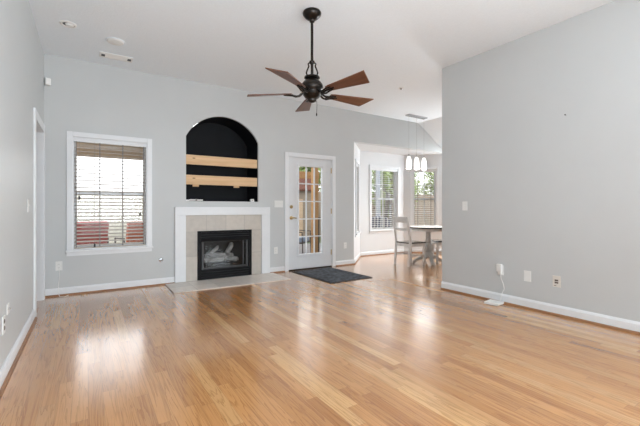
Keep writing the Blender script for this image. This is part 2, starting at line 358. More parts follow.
# niche lining, black inside
nl = MB(); yb = YB + 0.5; yf = YB + 0.030; g = 0.004
prof = [(NX0 + g, NZ0 + g)] + [(NX0 + g, NZS)] + [(x + (ncx - x) * 0.008, z - g) for x, z in arc[1:-1]] + [(NX1 - g, NZS), (NX1 - g, NZ0 + g)]
n = len(prof)
nl.add([(x, yf, z) for x, z in prof] + [(x, yb, z) for x, z in prof], [(i, (i + 1) % n, n + (i + 1) % n, n + i) for i in range(n)] + [tuple(range(n, 2 * n))])
struct('trim_1', nl, M['black'])['label'] = 'matte black inside of arched wall niche over the mantel'

# left wall with cased opening
wl_ = MB(); wl_.box(XL - .13, XL, YR, LD0, 0, H); wl_.box(XL - .13, XL, LD0, LD1, LDH, H); wl_.box(XL - .13, XL, LD1, YB, 0, H)
struct('wall_left', wl_, M['wall'])
hl = MB(); hl.box(-1.75, -1.65, 3.4, YB + T, 0, H); hl.box(-1.65, XL - .13, 3.4, 3.5, 0, H); hl.box(-1.65, XL - .13, YB, YB + T, 0, H)
struct('wall_hall', hl, M['wall'])
# right wall and its return, dining walls, rear wall; openings added for fill lamps
wr_ = MB(); wr_.box(XR, XR + .13, -.9, YRE, 0, H); wr_.box(XR, XR + .13, YR, -3.1, 0, H); wr_.box(XR, XR + .13, -3.1, -.9, 0, .5); wr_.box(XR, XR + .13, -3.1, -.9, 2.5, H); struct('wall_right', wr_, M['wall'])
dw = MB(); dw.box(XD, XD + .14, YR, 4.56, 0, H); dw.box(XD, XD + .14, 5.52, YB, 0, H); dw.box(XD, XD + .14, 4.56, 5.52, 0, .5); dw.box(XD, XD + .14, 4.56, 5.52, 2.4, H)
struct('wall_dining', dw, M['wall'])
rw = MB(); rw.box(-1.75, -.2, YR - .14, YR, 0, H); rw.box(-.2, 4.0, YR - .14, YR, 0, .2); rw.box(-.2, 4.0, YR - .14, YR, 2.7, H); rw.box(4.0, XD + .14, YR - .14, YR, 0, H)
struct('wall_rear', rw, M['wall'])

# bay walls, each with its window hole. local x along the wall, local -y into the room
def bay_wall(name, p, q, w0, w1, z0, z1, e0, e1):
    L_ = math.hypot(q[0] - p[0], q[1] - p[1]); rz = math.atan2(q[1] - p[1], q[0] - p[0])
    m = MB(); m.box(-e0, w0, 0, T, 0, BH); m.box(w1, L_ + e1, 0, T, 0, BH); m.box(w0, w1, 0, T, 0, z0); m.box(w0, w1, 0, T, z1, BH)
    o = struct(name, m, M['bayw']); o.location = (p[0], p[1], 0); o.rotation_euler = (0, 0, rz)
    return rz
BZ0, BZ1 = 0.595, 2.075
def along(p, q, t):
    L_ = math.hypot(q[0] - p[0], q[1] - p[1]); return (p[0] + (q[0] - p[0]) * t / L_, p[1] + (q[1] - p[1]) * t / L_)
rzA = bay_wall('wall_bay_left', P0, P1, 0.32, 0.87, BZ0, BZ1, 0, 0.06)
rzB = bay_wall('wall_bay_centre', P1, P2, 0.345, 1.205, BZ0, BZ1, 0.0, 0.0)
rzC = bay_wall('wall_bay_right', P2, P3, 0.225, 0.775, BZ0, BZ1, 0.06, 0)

# ------------------------------------------------------------------ baseboards with stained shoe moulding
def baseboard(name, p, q, e0=0.0, e1=0.0, hgt=0.095):
    """p->q runs with the room on its right-hand side"""
    L_ = math.hypot(q[0] - p[0], q[1] - p[1]); rz = math.atan2(q[1] - p[1], q[0] - p[0])
    m = MB(); m.prism([(0, 0), (-.016, 0), (-.016, hgt - .022), (-.010, hgt - .008), (-.006, hgt), (0, hgt)], -e0, L_ + e1, 'x')
    o = struct(name, m, M['trim']); o.location = (p[0], p[1], 0.001); o.rotation_euler = (0, 0, rz)
    s = MB(); s.prism([(-.016, 0), (-.034, 0), (-.032, .010), (-.026, .016), (-.016, .020)], -e0, L_ + e1, 'x')
    s.build('shoe_moulding', M['shoe'], o)
    return o
baseboard('baseboard_back', (XL + .002, YB), (1.078, YB), hgt=.10)
baseboard('baseboard_back_centre', (2.612, YB), (DX0 - .065, YB))
baseboard('baseboard_back_right', (DX1 + .065, YB), P0)
baseboard('baseboard_left', (XL, YR), (XL, LD0 - .085), hgt=.10)
baseboard('baseboard_right', (XR, YRE), (XR, YR), hgt=.105)
baseboard('baseboard_bay_left', P0, P1, -.0, -.012)
baseboard('baseboard_bay_centre', P1, P2, -.012, -.012)
baseboard('baseboard_bay_right', P2, P3, -.012, -.012)
baseboard('baseboard_dining', (XD, YB), (XD, YR + .01))

# ------------------------------------------------------------------ windows and blinds
def window(num, loc, rz, w, z0, z1, cols, rows, label):
    r = thing('window_%d' % num, None, None, (loc[0], loc[1], 0), rz); r['kind'] = 'structure'; r['label'] = label
    c = .064
    m = MB(); m.box(-w / 2 - c, -w / 2, -.02, 0, z0, z1 + c); m.box(w / 2, w / 2 + c, -.02, 0, z0, z1 + c); m.box(-w / 2, w / 2, -.02, 0, z1, z1 + c)
    m.build('window_casing', M['trim'], r, .004)
    m = MB(); m.box(-w / 2, -w / 2 + .012, 0, T, z0, z1); m.box(w / 2 - .012, w / 2, 0, T, z0, z1); m.box(-w / 2 + .012, w / 2 - .012, 0, T, z1 - .012, z1); m.box(-w / 2 + .012, w / 2 - .012, 0, T, z0, z0 + .012)
    m.build('window_jamb', M['trim'], r)
    m = MB(); m.box(-w / 2 - c - .012, w / 2 + c + .012, -.045, 0.0, z0 - .03, z0); m.build('window_sill', M['trim'], r, .006)
    m = MB(); m.box(-w / 2 - c, w / 2 + c, -.016, 0, z0 - .075, z0 - .03); m.build('window_apron', M['trim'], r)
    zm = (z0 + z1) / 2 + .01; a, b = -w / 2 + .012, w / 2 - .012
    for nm, s0, s1, yy in (('upper_sash', zm - .02, z1 - .012, .088), ('lower_sash', z0 + .012, zm + .02, .060)):
        m = MB(); m.box(a, a + .028, yy, yy + .025, s0, s1); m.box(b - .028, b, yy, yy + .025, s0, s1)
        m.box(a + .028, b - .028, yy, yy + .025, s0, s0 + .036); m.box(a + .028, b - .028, yy, yy + .025, s1 - .036, s1)
        sash = m.build(nm, M['trim'], r)
        m = MB()
        for i in range(1, cols): xx = a + .04 + (b - a - .08) * i / cols; m.box(xx - .009, xx + .009, yy + .004, yy + .021, s0 + .04, s1 - .04)
        for i in range(1, rows):
            zz = s0 + .04 + (s1 - s0 - .08) * i / rows; m.box(a + .04, b - .04, yy + .005, yy + .020, zz - .009, zz + .009)
        if m.v: m.build('muntin', M['trim'], sash)
        m = MB(); m.box(a + .026, b - .026, yy + .011, yy + .014, s0 + .034, s1 - .034); m.build('glass', M['glass'], sash)
    return r
def blind(name, label, loc, rz, w, z0, z1, pitch, slat_d, mt, tilt, ladders, tassels):
    r = thing(name, label, 'blind', (loc[0], loc[1], z0), rz, 'window blinds')
    a, b = -w / 2 + .0135, w / 2 - .0135; hh = z1 - z0 - .013; y0 = .024
    m = MB(); m.box(a, b, y0 - .026, y0 + .026, hh - .045, hh); m.build('head_rail', M['trim'], r, .003)
    m = MB(); m.box(a + .004, b - .004, y0 - .024, y0 + .024, .014, .030); m.build('bottom_rail', mt, r, .003)
    m = MB(); nsl = int((hh - .045 - .045) / pitch)
    for i in range(nsl):
        z = .055 + i * pitch; dy = slat_d / 2 * math.cos(tilt); dz = slat_d / 2 * math.sin(tilt)
        m.bar((a + .004, y0, z), (b - .004, y0, z), slat_d, .0042, (0, -math.sin(tilt), math.cos(tilt)))
    m.build('slats', mt, r)
    for k in ladders:
        xx = a + (b - a) * k; m = MB()
        for yy in (y0 - slat_d / 2 - .002, y0 + slat_d / 2 + .002): m.box(xx - .0055, xx + .0055, yy - .001, yy + .001, .03, hh - .04)
        m.build('ladder_tape', M['cord'], r)
    for k, zz in tassels:
        xx = a + (b - a) * k; m = MB(); m.tube([(xx, y0 - .034, zz + .04), (xx, y0 - .034, hh - .04)], .0016, 6)
        cd = m.build('pull_cord', M['cord'], r)
        m = MB(); m.lathe([(.004, zz + .042), (.010, zz + .03), (.012, zz), (.004, zz - .006)], 10, (xx, y0 - .034, 0)); m.build('tassel', M['dark'], cd, smooth=True)
    return r
wc = (WX0 + WX1) / 2
window(1, (wc, YB), 0, WX1 - WX0, WZ0, WZ1, 1, 1, 'white framed window left of the fireplace')
blind('wooden_blind', 'tan wooden slat blind hanging open in window left of the fireplace', (wc, YB), 0, WX1 - WX0, WZ0, WZ1, .0475, .048, M['slat'], math.radians(13),
      (.03, .34, .66, .97), ((.07, .66), (.91, .44), (.27, .03)))
cA = along(P0, P1, .595); cB = along(P1, P2, .775); cC = along(P2, P3, .50)
window(2, cA, rzA, .55, BZ0, BZ1, 2, 2, 'narrow bay window seen edge-on beside the door wall')
window(3, cB, rzB, .86, BZ0, BZ1, 2, 2, 'wide bay window behind the white dining chair')
window(4, cC, rzC, .55, BZ0, BZ1, 2, 2, 'narrow bay window right of the wide one')
for nm, lb, c_, r__, w_, tl in (('slat_blind', 'pale slat blind in the narrow bay window seen edge-on', cA, rzA, .55, ()),
                          ('slat_blind', 'pale slat blind in the wide bay window behind the chair', cB, rzB, .86, ((.08, .5),)),
                          ('slat_blind', 'pale slat blind in narrow bay window above the round table', cC, rzC, .55, ())):
    blind(nm, lb, c_, r__, w_, BZ0, BZ1, .0475, .046, M['whiteslat'], math.radians(8), (.15, .5, .85) if w_ > .6 else (.2, .8), tl)
for num, loc, rz, w_ in ((5, (1.9, YR), PI, 4.2), (6, (XD, 5.04), -PI / 2, .96), (7, (XR, -2.0), -PI / 2, 2.2)):  # unseen windows made up to frame the added fill lamps
    r = thing('window_%d' % num, None, None, (loc[0], loc[1], 0), rz, kind='structure'); z0, z1 = ((.2, 2.7), (.5, 2.4), (.5, 2.5))[num - 5]
    m = MB(); m.box(-w_ / 2 - .07, -w_ / 2, -.02, 0, z0 - .07, z1 + .07); m.box(w_ / 2, w_ / 2 + .07, -.02, 0, z0 - .07, z1 + .07); m.box(-w_ / 2, w_ / 2, -.02, 0, z1, z1 + .07); m.box(-w_ / 2, w_ / 2, -.02, 0, z0 - .07, z0)
    m.build('window_casing', M['trim'], r)

# ------------------------------------------------------------------ left wall opening trim (door_1)
d1 = thing('door_1', None, None, (XL, (LD0 + LD1) / 2, 0)); d1['kind'] = 'structure'; d1['label'] = 'white cased doorway in the left wall by the corner'
hwd = (LD1 - LD0) / 2
m = MB(); m.box(0, .018, -hwd - .085, -hwd + .012, 0.001, LDH + .085); m.box(0, .018, hwd - .012, hwd + .085, 0.001, LDH + .085); m.box(0, .018, -hwd + .012, hwd - .012, LDH - .012, LDH + .085)
m.build('door_casing', M['trim'], d1, .004)
m = MB(); m.box(-.13, 0, -hwd, -hwd + .018, 0.001, LDH); m.box(-.13, 0, hwd - .018, hwd, 0.001, LDH); m.box(-.13, 0, -hwd + .018, hwd - .018, LDH - .018, LDH)
m.build('door_jamb', M['trim'], d1)

# ------------------------------------------------------------------ glazed exterior door (door_2)
d2 = thing('door_2', None, None, (DX0, YB, 0)); d2['kind'] = 'structure'; d2['label'] = 'white exterior door with fifteen glass panes'
w = DX1 - DX0
m = MB(); m.box(-.058, .012, -.02, 0, 0.001, DH + .058); m.box(w - .012, w + .058, -.02, 0, 0.001, DH + .058); m.box(.012, w - .012, -.02, 0, DH - .012, DH + .058)
m.build('door_casing', M['trim'], d2, .004)
m = MB(); m.box(0, .025, 0, T, 0, DH); m.box(w - .025, w, 0, T, 0, DH); m.box(.025, w - .025, 0, T, DH - .02, DH)
m.build('door_jamb', M['trim'], d2)
m = MB(); m.box(.025, w - .025, -.01, T, 0.002, .020); m.build('threshold', M['bronze'], d2)
lx0, lx1, lz0, lz1 = 3.195 - DX0, 3.715 - DX0, .275, 1.885
m = MB(); sx0, sx1, sz0, sz1 = .028, w - .028, .022, DH - .023; y0, y1 = .012, .056
m.box(sx0, lx0, y0, y1, sz0, sz1); m.box(lx1, sx1, y0, y1, sz0, sz1); m.box(lx0, lx1, y0, y1, sz0, lz0); m.box(lx0, lx1, y0, y1, lz1, sz1)
slab = m.build('door_slab', M['doorp'], d2)
m = MB(); f = .032; ya, yb_ = .002, .066
m.box(lx0 - f, lx0 + .008, ya, yb_, lz0 - f, lz1 + f); m.box(lx1 - .008, lx1 + f, ya, yb_, lz0 - f, lz1 + f)
m.box(lx0 + .008, lx1 - .008, ya, yb_, lz0 - f, lz0 + .008); m.box(lx0 + .008, lx1 - .008, ya, yb_, lz1 - .008, lz1 + f)
m.build('glass_frame', M['doorp'], slab, .005)
m = MB()
for i in (1, 2): xx = lx0 + (lx1 - lx0) * i / 3; m.box(xx - .010, xx + .010, .022, .046, lz0, lz1)
for i in range(1, 5): zz = lz0 + (lz1 - lz0) * i / 5; m.box(lx0, lx1, .023, .045, zz - .010, zz + .010)
m.build('muntin', M['doorp'], slab)
m = MB(); m.box(lx0, lx1, .0325, .0355, lz0, lz1); m.build('glass', M['glass'], slab)
hx = 3.045 - DX0
m = MB(); m.lathe([(.032, .014), (.032, .004), (.024, -.002), (.012, -.006), (.011, -.05), (.0, -.052)], 20, (hx, 0, .945), 'y')
m.tube([(hx, -.045, .945), (hx + .02, -.052, .947), (hx + .05, -.054, .942), (hx + .075, -.050, .938)], [.011, .010, .009, .008], 10)
m.build('door_handle', M['brass'], slab, smooth=True)
m = MB(); m.lathe([(.030, .014), (.030, .0), (.024, -.006), (0, -.007)], 20, (hx, 0, 1.14), 'y'); m.box(hx - .006, hx + .006, -.022, -.005, 1.122, 1.158)
m.build('deadbolt', M['brass'], slab, smooth=True)
for zz in (.28, 1.06, 1.83):
    m = MB(); m.tube([(w - .027, .004, zz - .05), (w - .027, .004, zz + .05)], .007, 8); m.box(w - .034, w - .020, .004, .014, zz - .05, zz + .05); m.build('hinge', M['brass'], d2)

# ------------------------------------------------------------------ fireplace
mt = thing('fireplace_mantel', 'flat white painted mantel surround framing the tiled fireplace', 'mantel', (1.845, YB, 0))
m = MB(); m.box(-.765, .765, -.045, -.001, 1.008, 1.135); m.build('mantel_header', M['trim'], mt, .005)
for sx in (-1, 1):
    m = MB(); m.box(*sorted((sx * .765, sx * .612)), -.040, -.001, .014, 1.008); m.build('mantel_leg', M['trim'], mt, .004)
ts = MB()
ts.box(1.234, 1.405, YB - .018, YB - .001, .013, 1.007); ts.box(2.285, 2.456, YB - .018, YB - .001, .013, 1.007); ts.box(1.405, 2.285, YB - .018, YB - .001, .765, 1.007)
tag(struct('tile_surround', ts, M['tile']), 'beige stone tile surround between mantel and black firebox', 'tile surround')
del bpy.data.objects['tile_surround']['kind']
hh_ = MB(); hh_.prism([(.945, 5.0), (2.665, 4.975), (2.665, YB - .001), (.945, YB - .001)], .0005, .012)
tag(hh_.build('hearth', M['hearth'], None, .002), 'flat beige tile hearth set flush in floor before the fireplace', 'hearth')

fp = thing('fireplace_insert', 'black metal gas fireplace insert with louvres and glass front', 'fireplace', (1.845, YB, .013))
X = .436; Zt = .752
m = MB(); m.box(-X, -X + .05, -.035, .02, 0, Zt); m.box(X - .05, X, -.035, .02, 0, Zt); m.box(-X + .05, X - .05, -.035, .02, Zt - .022, Zt)
m.build('outer_frame', M['iron'], fp, .004)
for nm, z0, z1, k in (('top_louvre', Zt - .125, Zt - .024, 3), ('bottom_louvre', .0, .150, 4)):
    m = MB(); st = (z1 - z0) / k
    for i in range(k): m.prism([(-.036, z0 + i * st + .003), (-.030, z0 + i * st), (-.010, z0 + i * st + st * .75), (-.016, z0 + i * st + st * .92), (-.032, z0 + i * st + st * .80)], -X + .05, X - .05, 'x')
    m.box(-X + .05, X - .05, .0, .012, z0, z1)
    m.build(nm, M['iron'], fp)
m = MB(); m.prism([(-.034, .632), (-.075, .598), (-.075, .588), (-.030, .600), (-.012, .632)], -X + .03, X - .03, 'x'); m.build('hood', M['iron'], fp)
m = MB(); g0, g1 = -.372, .372
m.box(g0, g0 + .03, -.020, .012, .155, .605); m.box(g1 - .03, g1, -.020, .012, .155, .605); m.box(g0 + .03, g1 - .03, -.020, .012, .155, .178); m.box(g0 + .03, g1 - .03, -.020, .012, .580, .605)
gf = m.build('glass_frame', M['darksteel'], fp, .003)
m = MB(); m.box(g0 + .03, g1 - .03, -.006, -.003, .178, .580); m.build('glass', M['dglass'], gf)
m = MB(); m.box(.285, .300, -.024, -.012, .178, .585); m.build('side_bar', M['darksteel'], fp)
m = MB(); bx0, bx1, yb2 = -.375, .375, .46
m.add([(bx0, .013, .15), (bx1, .013, .15), (.27, yb2, .15), (-.27, yb2, .15), (bx0, .013, .62), (bx1, .013, .62), (.27, yb2, .62), (-.27, yb2, .62)],
      [(0, 1, 2, 3), (7, 6, 5, 4), (1, 5, 6, 2), (2, 6, 7, 3), (3, 7, 4, 0)]); m.build('firebox', M['soot'], fp)
gr = thing('fire_grate', 'black iron grate under the logs inside the firebox', 'grate', (1.845, YB + .2, .166))
m = MB()
for i in range(7): xx = -.24 + i * .08; m.tube([(xx, -.10, .09), (xx, -.095, .055), (xx, .10, .055), (xx, .105, .10)], .007, 6)
m.build('bars', M['iron'], gr)
m = MB(); m.tube([(-.26, -.06, .047), (.26, -.06, .047)], .007, 6); m.tube([(-.26, .07, .047), (.26, .07, .047)], .007, 6); m.build('cross_rail', M['iron'], gr)
for xx in (-.22, .22):
    for yy in (-.06, .07): m = MB(); m.tube([(xx, yy, .0), (xx, yy, .05)], .007, 6); m.build('leg', M['iron'], gr)
def log(a, b, r0, r1, label):
    a, b = Vector(a), Vector(b); pts = []; rs = []
    side = Vector((0, 0, 1)).cross(b - a).normalized()
    for i in range(9):
        t = i / 8; pts.append(a.lerp(b, t) + side * .012 * math.sin(t * 7) + Vector((0, 0, .008 * math.sin(t * 5)))); rs.append((r0 + (r1 - r0) * t) * (1 + .10 * math.sin(i * 2.3)) * (.8 if i in (0, 8) else 1))
    m = MB(); m.tube(pts, rs, 12); o = m.build('ceramic_log', M['log'], None, smooth=True, loc=(a + b) / 2); tag(o, label, 'log', 'gas fire logs')
fy = YB + .2
log((1.56, fy - .02, .275), (1.86, fy - .06, .29), .042, .036, 'pale grey log lying level across the left of the fire grate')
log((1.88, fy - .05, .29), (2.11, fy - .03, .275), .038, .042, 'grey log lying on the right half of the fire grate')
log((1.60, fy + .105, .325), (2.08, fy + .12, .325), .045, .045, 'long grey log at the back of the fire grate')
log((1.645, fy + .0, .345), (1.80, fy + .02, .50), .034, .026, 'grey log propped up slanting on the left of the fire')
log((1.95, fy + .01, .355), (2.03, fy + .03, .54), .045, .034, 'grey log standing almost upright on the right of the fire')

# niche boards
def board(z, label):
    m = MB(); m.box(NX0 + .003, NX1 - .003, YB + .040, YB + .073, z, z + .146)
    o = m.build('pine_board', M['pine'], None, .003, loc=(ncx, YB + .055, z)); tag(o, label, 'board', 'pine boards across the niche')
board(1.79, 'upper raw pine board spanning the black arched niche')
board(1.482, 'lower raw pine board spanning the black arched niche')
for xx, lb in ((1.40, 'left small wooden cleat under the lower pine board'), (2.05, 'right small wooden cleat under the lower pine board')):
    m = MB(); m.box(xx - .045, xx + .045, YB + .045, YB + .073, 1.452, 1.4815); m.box(xx - .014, xx + .014, YB + .040, YB + .048, 1.460, 1.476)
    tag(m.build('wood_cleat', M['pine'], None, .003, loc=(xx, YB + .06, 1.452)), lb, 'cleat', 'cleats under pine board')
# things lying on the niche ledge
cb = thing('cable_bundle', 'coiled white cable bundle lying at left of the niche ledge', 'cable', (1.40, YB + .045, NZ0 + .001))
m = MB(); pts = []
for i in range(49):
    a = i / 48 * 2 * PI * 3; pts.append((.10 * math.cos(a) + .006 * math.sin(3 * a), .018 * math.sin(a), .010 + .004 * (i / 48) * 3 + .003 * math.sin(2 * a)))
m.tube(pts, .006, 7); m.build('cable', M['plastic'], cb, smooth=True)
m = MB(); m.box(-.012, .012, -.024, .024, .002, .034); m.build('cable_tie', M['cord'], cb)
m = MB(); m.box(-.150, -.100, -.014, .014, 0, .022); m.build('plug', M['plastic'], cb, .004)
jb = thing('connector_box', 'small white box sitting at right end of niche ledge', 'box', (2.315, YB + .04, NZ0 + .0005))
m = MB(); m.box(-.03, .03, -.02, .03, 0, .045); m.build('body', M['plastic'], jb, .004)
m = MB(); m.lathe([(.008, -.028), (.008, -.019)], 10, (0, 0, .022), 'y'); m.build('port', M['cord'], jb)

# ------------------------------------------------------------------ ceiling fan
fan = thing('ceiling_fan', 'dark bronze ceiling fan with five flared walnut blades', 'fan', (1.854, 3.022, H))
m = MB(); m.lathe([(.085, 0), (.092, -.012), (.090, -.030), (.070, -.055), (.045, -.075), (.030, -.082), (.024, -.10), (.015, -.105)], 32); m.build('canopy', M['bronze'], fan, smooth=True)
m = MB(); m.tube([(0, 0, -.09), (0, 0, -.66)], .0135, 14); m.build('downrod', M['bronze'], fan, smooth=True)
m = MB(); m.lathe([(.014, -.48), (.026, -.485), (.026, -.505), (.016, -.515)], 18); m.build('yoke_cap', M['bronze'], fan, smooth=True); m = MB(); m.lathe([(.018, -.615), (.045, -.628), (.075, -.640), (.078, -.652), (.06, -.662), (.03, -.67)], 28); m.build('collar', M['bronze'], fan, smooth=True)
for k in range(2):
    a = math.radians(-32.8 + 180 * k); m = MB()
    pr = [(.022, -.497), (.038, -.512), (.032, -.535), (.048, -.575), (.056, -.60), (.046, -.632), (.055, -.645)]
    m.tube([(r * math.cos(a), r * math.sin(a), z) for r, z in pr], .0075, 8); m.build('yoke_arm', M['bronze'], fan, smooth=True)
for k in range(2):
    a = math.radians(-32.8 + 90 + 180 * k); m = MB()
    m.tube([(r * math.cos(a), r * math.sin(a), z) for r, z in pr], .0075, 8); m.build('yoke_arm', M['bronze'], fan, smooth=True)
m = MB(); m.lathe([(.035, -.655), (.055, -.668), (.085, -.690), (.107, -.720), (.112, -.745), (.104, -.768), (.090, -.785), (.086, -.800), (.088, -.820), (.070, -.845), (.045, -.862), (.040, -.880), (.018, -.892), (0, -.895)], 36)
m.build('motor_housing', M['bronze'], fan, smooth=True)
m = MB(); m.tube([(.035, -.03, -.875), (.030, -.045, -.92), (.024, -.048, -1.005)], .0022, 6); pc = m.build('pull_chain', M['bronze'], fan)
m = MB(); m.lathe([(.003, -1.0), (.007, -1.012), (.005, -1.03), (0, -1.034)], 10, (.024, -.048, 0)); m.build('chain_fob', M['bronze'], pc)
blade_z = -.800
def make_blade():
    pivot = Matrix.Translation((0, 0, blade_z)) @ Matrix.Rotation(math.radians(-13), 4, 'X')
    m = MB(); out = [(.20, -.034), (.24, -.045), (.69, -.090), (.625, .090), (.24, .045), (.20, .034)]
    m.prism(out, -.0045, .0045); m.v = [tuple(pivot @ Vector(p)) for p in m.v]
    b = m.build('blade', M['blade'], fan, .0015)
    m = MB()
    for s in (-1, 1):
        m.tube([tuple(pivot @ Vector(p)) for p in ((.085, s * .012, .012), (.13, s * .020, -.022), (.17, s * .026, -.026), (.21, s * .028, -.012), (.26, s * .024, -.008))], [.010, .010, .009, .008, .006], 8)
    m.tube([tuple(pivot @ Vector(p)) for p in ((.15, 0, -.024), (.20, 0, -.014), (.285, 0, -.009))], [.008, .011, .006], 8)
    for s in (-1, 1): m.lathe([(0, -.014), (.008, -.012), (.008, -.004)], 10, tuple(pivot @ Vector((.235, s * .022, -.002))))
    m.build('blade_bracket', M['bronze'], b, smooth=True)
    return b
bl0 = make_blade()
CAMROT = -32.8
for i in range(5):
    o = bl0 if i == 0 else copy_tree(bl0, fan)
    o.rotation_euler = (0, 0, math.radians(29 + 72 * i + CAMROT))

# ------------------------------------------------------------------ ceiling items
m = MB(); m.lathe([(.075, 0), (.078, -.006), (.072, -.012), (.058, -.014), (.05, -.002)], 32); cl = thing('recessed_light', 'small round recessed ceiling light nearest the left wall', 'ceiling light', (-.175, 4.60, H - .0005))
m.build('trim_ring', M['plastic'], cl, smooth=True)
m = MB(); m.lathe([(.050, -.003), (.046, -.001), (0, -.001)], 24); m.build('baffle', M['dark'], cl)
m = MB(); m.lathe([(0, -.022), (.030, -.018), (.040, -.004)], 20, (.012, .004, 0)); m.build('bulb', M['lens'], cl, smooth=True)
sd = thing('smoke_detector', 'flat round white ceiling fitting in front of the air vent', 'smoke detector', (.266, 4.78, H - .0005))
m = MB(); m.lathe([(.085, 0), (.088, -.008), (.080, -.018), (.05, -.024), (0, -.025)], 36); m.build('cover', M['plastic'], sd, smooth=True)
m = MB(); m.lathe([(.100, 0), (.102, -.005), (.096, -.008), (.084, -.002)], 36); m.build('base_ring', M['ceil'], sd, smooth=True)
vt = thing('air_vent', 'white rectangular louvred ceiling vent beside the back wall', 'vent', (.305, 5.27, H - .0005))
m = MB(); a, b = .185, .085
m.box(-a, a, -b, -b + .025, -.010, 0); m.box(-a, a, b - .025, b, -.010, 0); m.box(-a, -a + .028, -b + .025, b - .025, -.010, 0); m.box(a - .028, a, -b + .025, b - .025, -.010, 0); m.build('vent_frame', M['plastic'], vt, .003)
m = MB()
for i in range(9): yy = -.055 + i * .0137; m.bar((-a + .03, yy, -.008), (a - .03, yy, -.008), .012, .0015, (0, .6, .8))
m.build('louvre_slats', M['plastic'], vt)
m = MB(); m.box(-a + .028, a - .028, -b + .025, b - .025, -.002, 0); m.build('duct_opening', M['cord'], vt)
for xx in (-a + .04, a - .04):
    m = MB(); m.box(xx - .02, xx + .02, -.03, .03, -.014, -.009); m.build('damper_plate', M['darksteel'], vt)
rl = thing('ceiling_sprinkler', 'tiny round grey ceiling fitting before the pendant canopy', 'ceiling fitting', (4.232, 4.161, H - .0005))
m = MB(); m.lathe([(.040, 0), (.040, -.004), (.028, -.008), (0, -.009)], 24); m.build('escutcheon', M['plastic'], rl, smooth=True)
m = MB(); m.lathe([(.018, -.008), (.020, -.016), (.012, -.022), (0, -.022)], 16); m.build('head', M['chrome'], rl, smooth=True)
ms = thing('motion_sensor', 'small white motion sensor high in the back left corner', 'sensor', (XL + .033, YB - .002, 2.655), math.radians(20))
m = MB(); m.prism([(-.028, -.045), (.028, -.045), (.030, -.03), (.030, 0), (-.030, 0), (-.030, -.03)], 0, .085); m.build('body', M['plastic'], ms, .005); ms.location.y = YB - .015
m = MB(); m.box(-.018, .018, -.0475, -.044, .012, .045); m.build('lens', M['lens'], ms, .001)

# pendant light
pl = thing('pendant_light', 'three white glass pendants hanging from a linear steel canopy', 'pendant light', (5.80, 5.255, H))
m = MB(); m.box(-.275, .275, -.055, .055, -.028, -.0005); m.build('canopy', M['chrome'], pl, .004)
for k, xx in enumerate((-.23, 0.0, .225)):
    ps = MB(); ps.tube([(xx, 0, -.028), (xx, 0, -.825)], .0014, 6); cdo = ps.build('cord', M['cord'], pl)
    m = MB(); m.lathe([(.006, -.815), (.012, -.82), (.014, -.85), (.022, -.866)], 14, (xx, 0, 0)); m.build('socket', M['chrome'], cdo, smooth=True)
    m = MB(); m.lathe([(.022, -.860), (.036, -.885), (.050, -.945), (.055, -1.01), (.052, -1.075), (.040, -1.12), (.036, -1.118), (.048, -1.075), (.051, -1.01), (.046, -.945), (.033, -.890), (.018, -.866)], 24, (xx, 0, 0)); m.build('glass_shade', M['shade'], cdo, smooth=True)
    pt = bpy.data.lights.new('pendant_bulb', 'POINT'); pt.energy = 22; pt.color = (1, 0.93, 0.84); pt.shadow_soft_size = .02
    po = bpy.data.objects.new('pendant_bulb', pt); COL.objects.link(po); po.location = (5.80 + xx, 5.255, H - 1.085)

# ------------------------------------------------------------------ dining set
tb = thing('round_table', 'small round pedestal table with dark rim in the bay', 'table', (5.84, 4.98, 0), math.radians(-8))
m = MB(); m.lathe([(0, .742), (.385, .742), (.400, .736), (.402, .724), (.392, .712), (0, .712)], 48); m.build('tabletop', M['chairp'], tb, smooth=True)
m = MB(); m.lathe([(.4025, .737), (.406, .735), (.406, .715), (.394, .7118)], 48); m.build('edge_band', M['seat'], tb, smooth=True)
m = MB(); m.lathe([(.33, .7115), (.33, .655), (.315, .655), (.315, .7115)], 40); m.build('apron', M['chairp'], tb, smooth=True)
m = MB(); m.lathe([(.13, .711), (.13, .69), (.06, .665), (.050, .62), (.054, .50), (.070, .44), (.050, .415), (.085, .36), (.092, .28), (.075, .22), (.098, .19), (.098, .12), (.07, .10), (0, .095)], 28); m.build('pedestal', M['pedestal'], tb, smooth=True)
for k in range(4):
    a = math.radians(245 + 90 * k); m = MB()
    pr = [(.08, .17), (.16, .155), (.25, .085), (.315, .045), (.320, .0), (.285, .0), (.26, .025), (.18, .06), (.08, .10)]
    m.prism([(r, z) for r, z in pr], -.028, .028, 'y'); mx = Matrix.Rotation(a, 4, 'Z'); m.v = [tuple(mx @ Vector(p)) for p in m.v]
    m.build('foot', M['pedestal'], tb, .006)
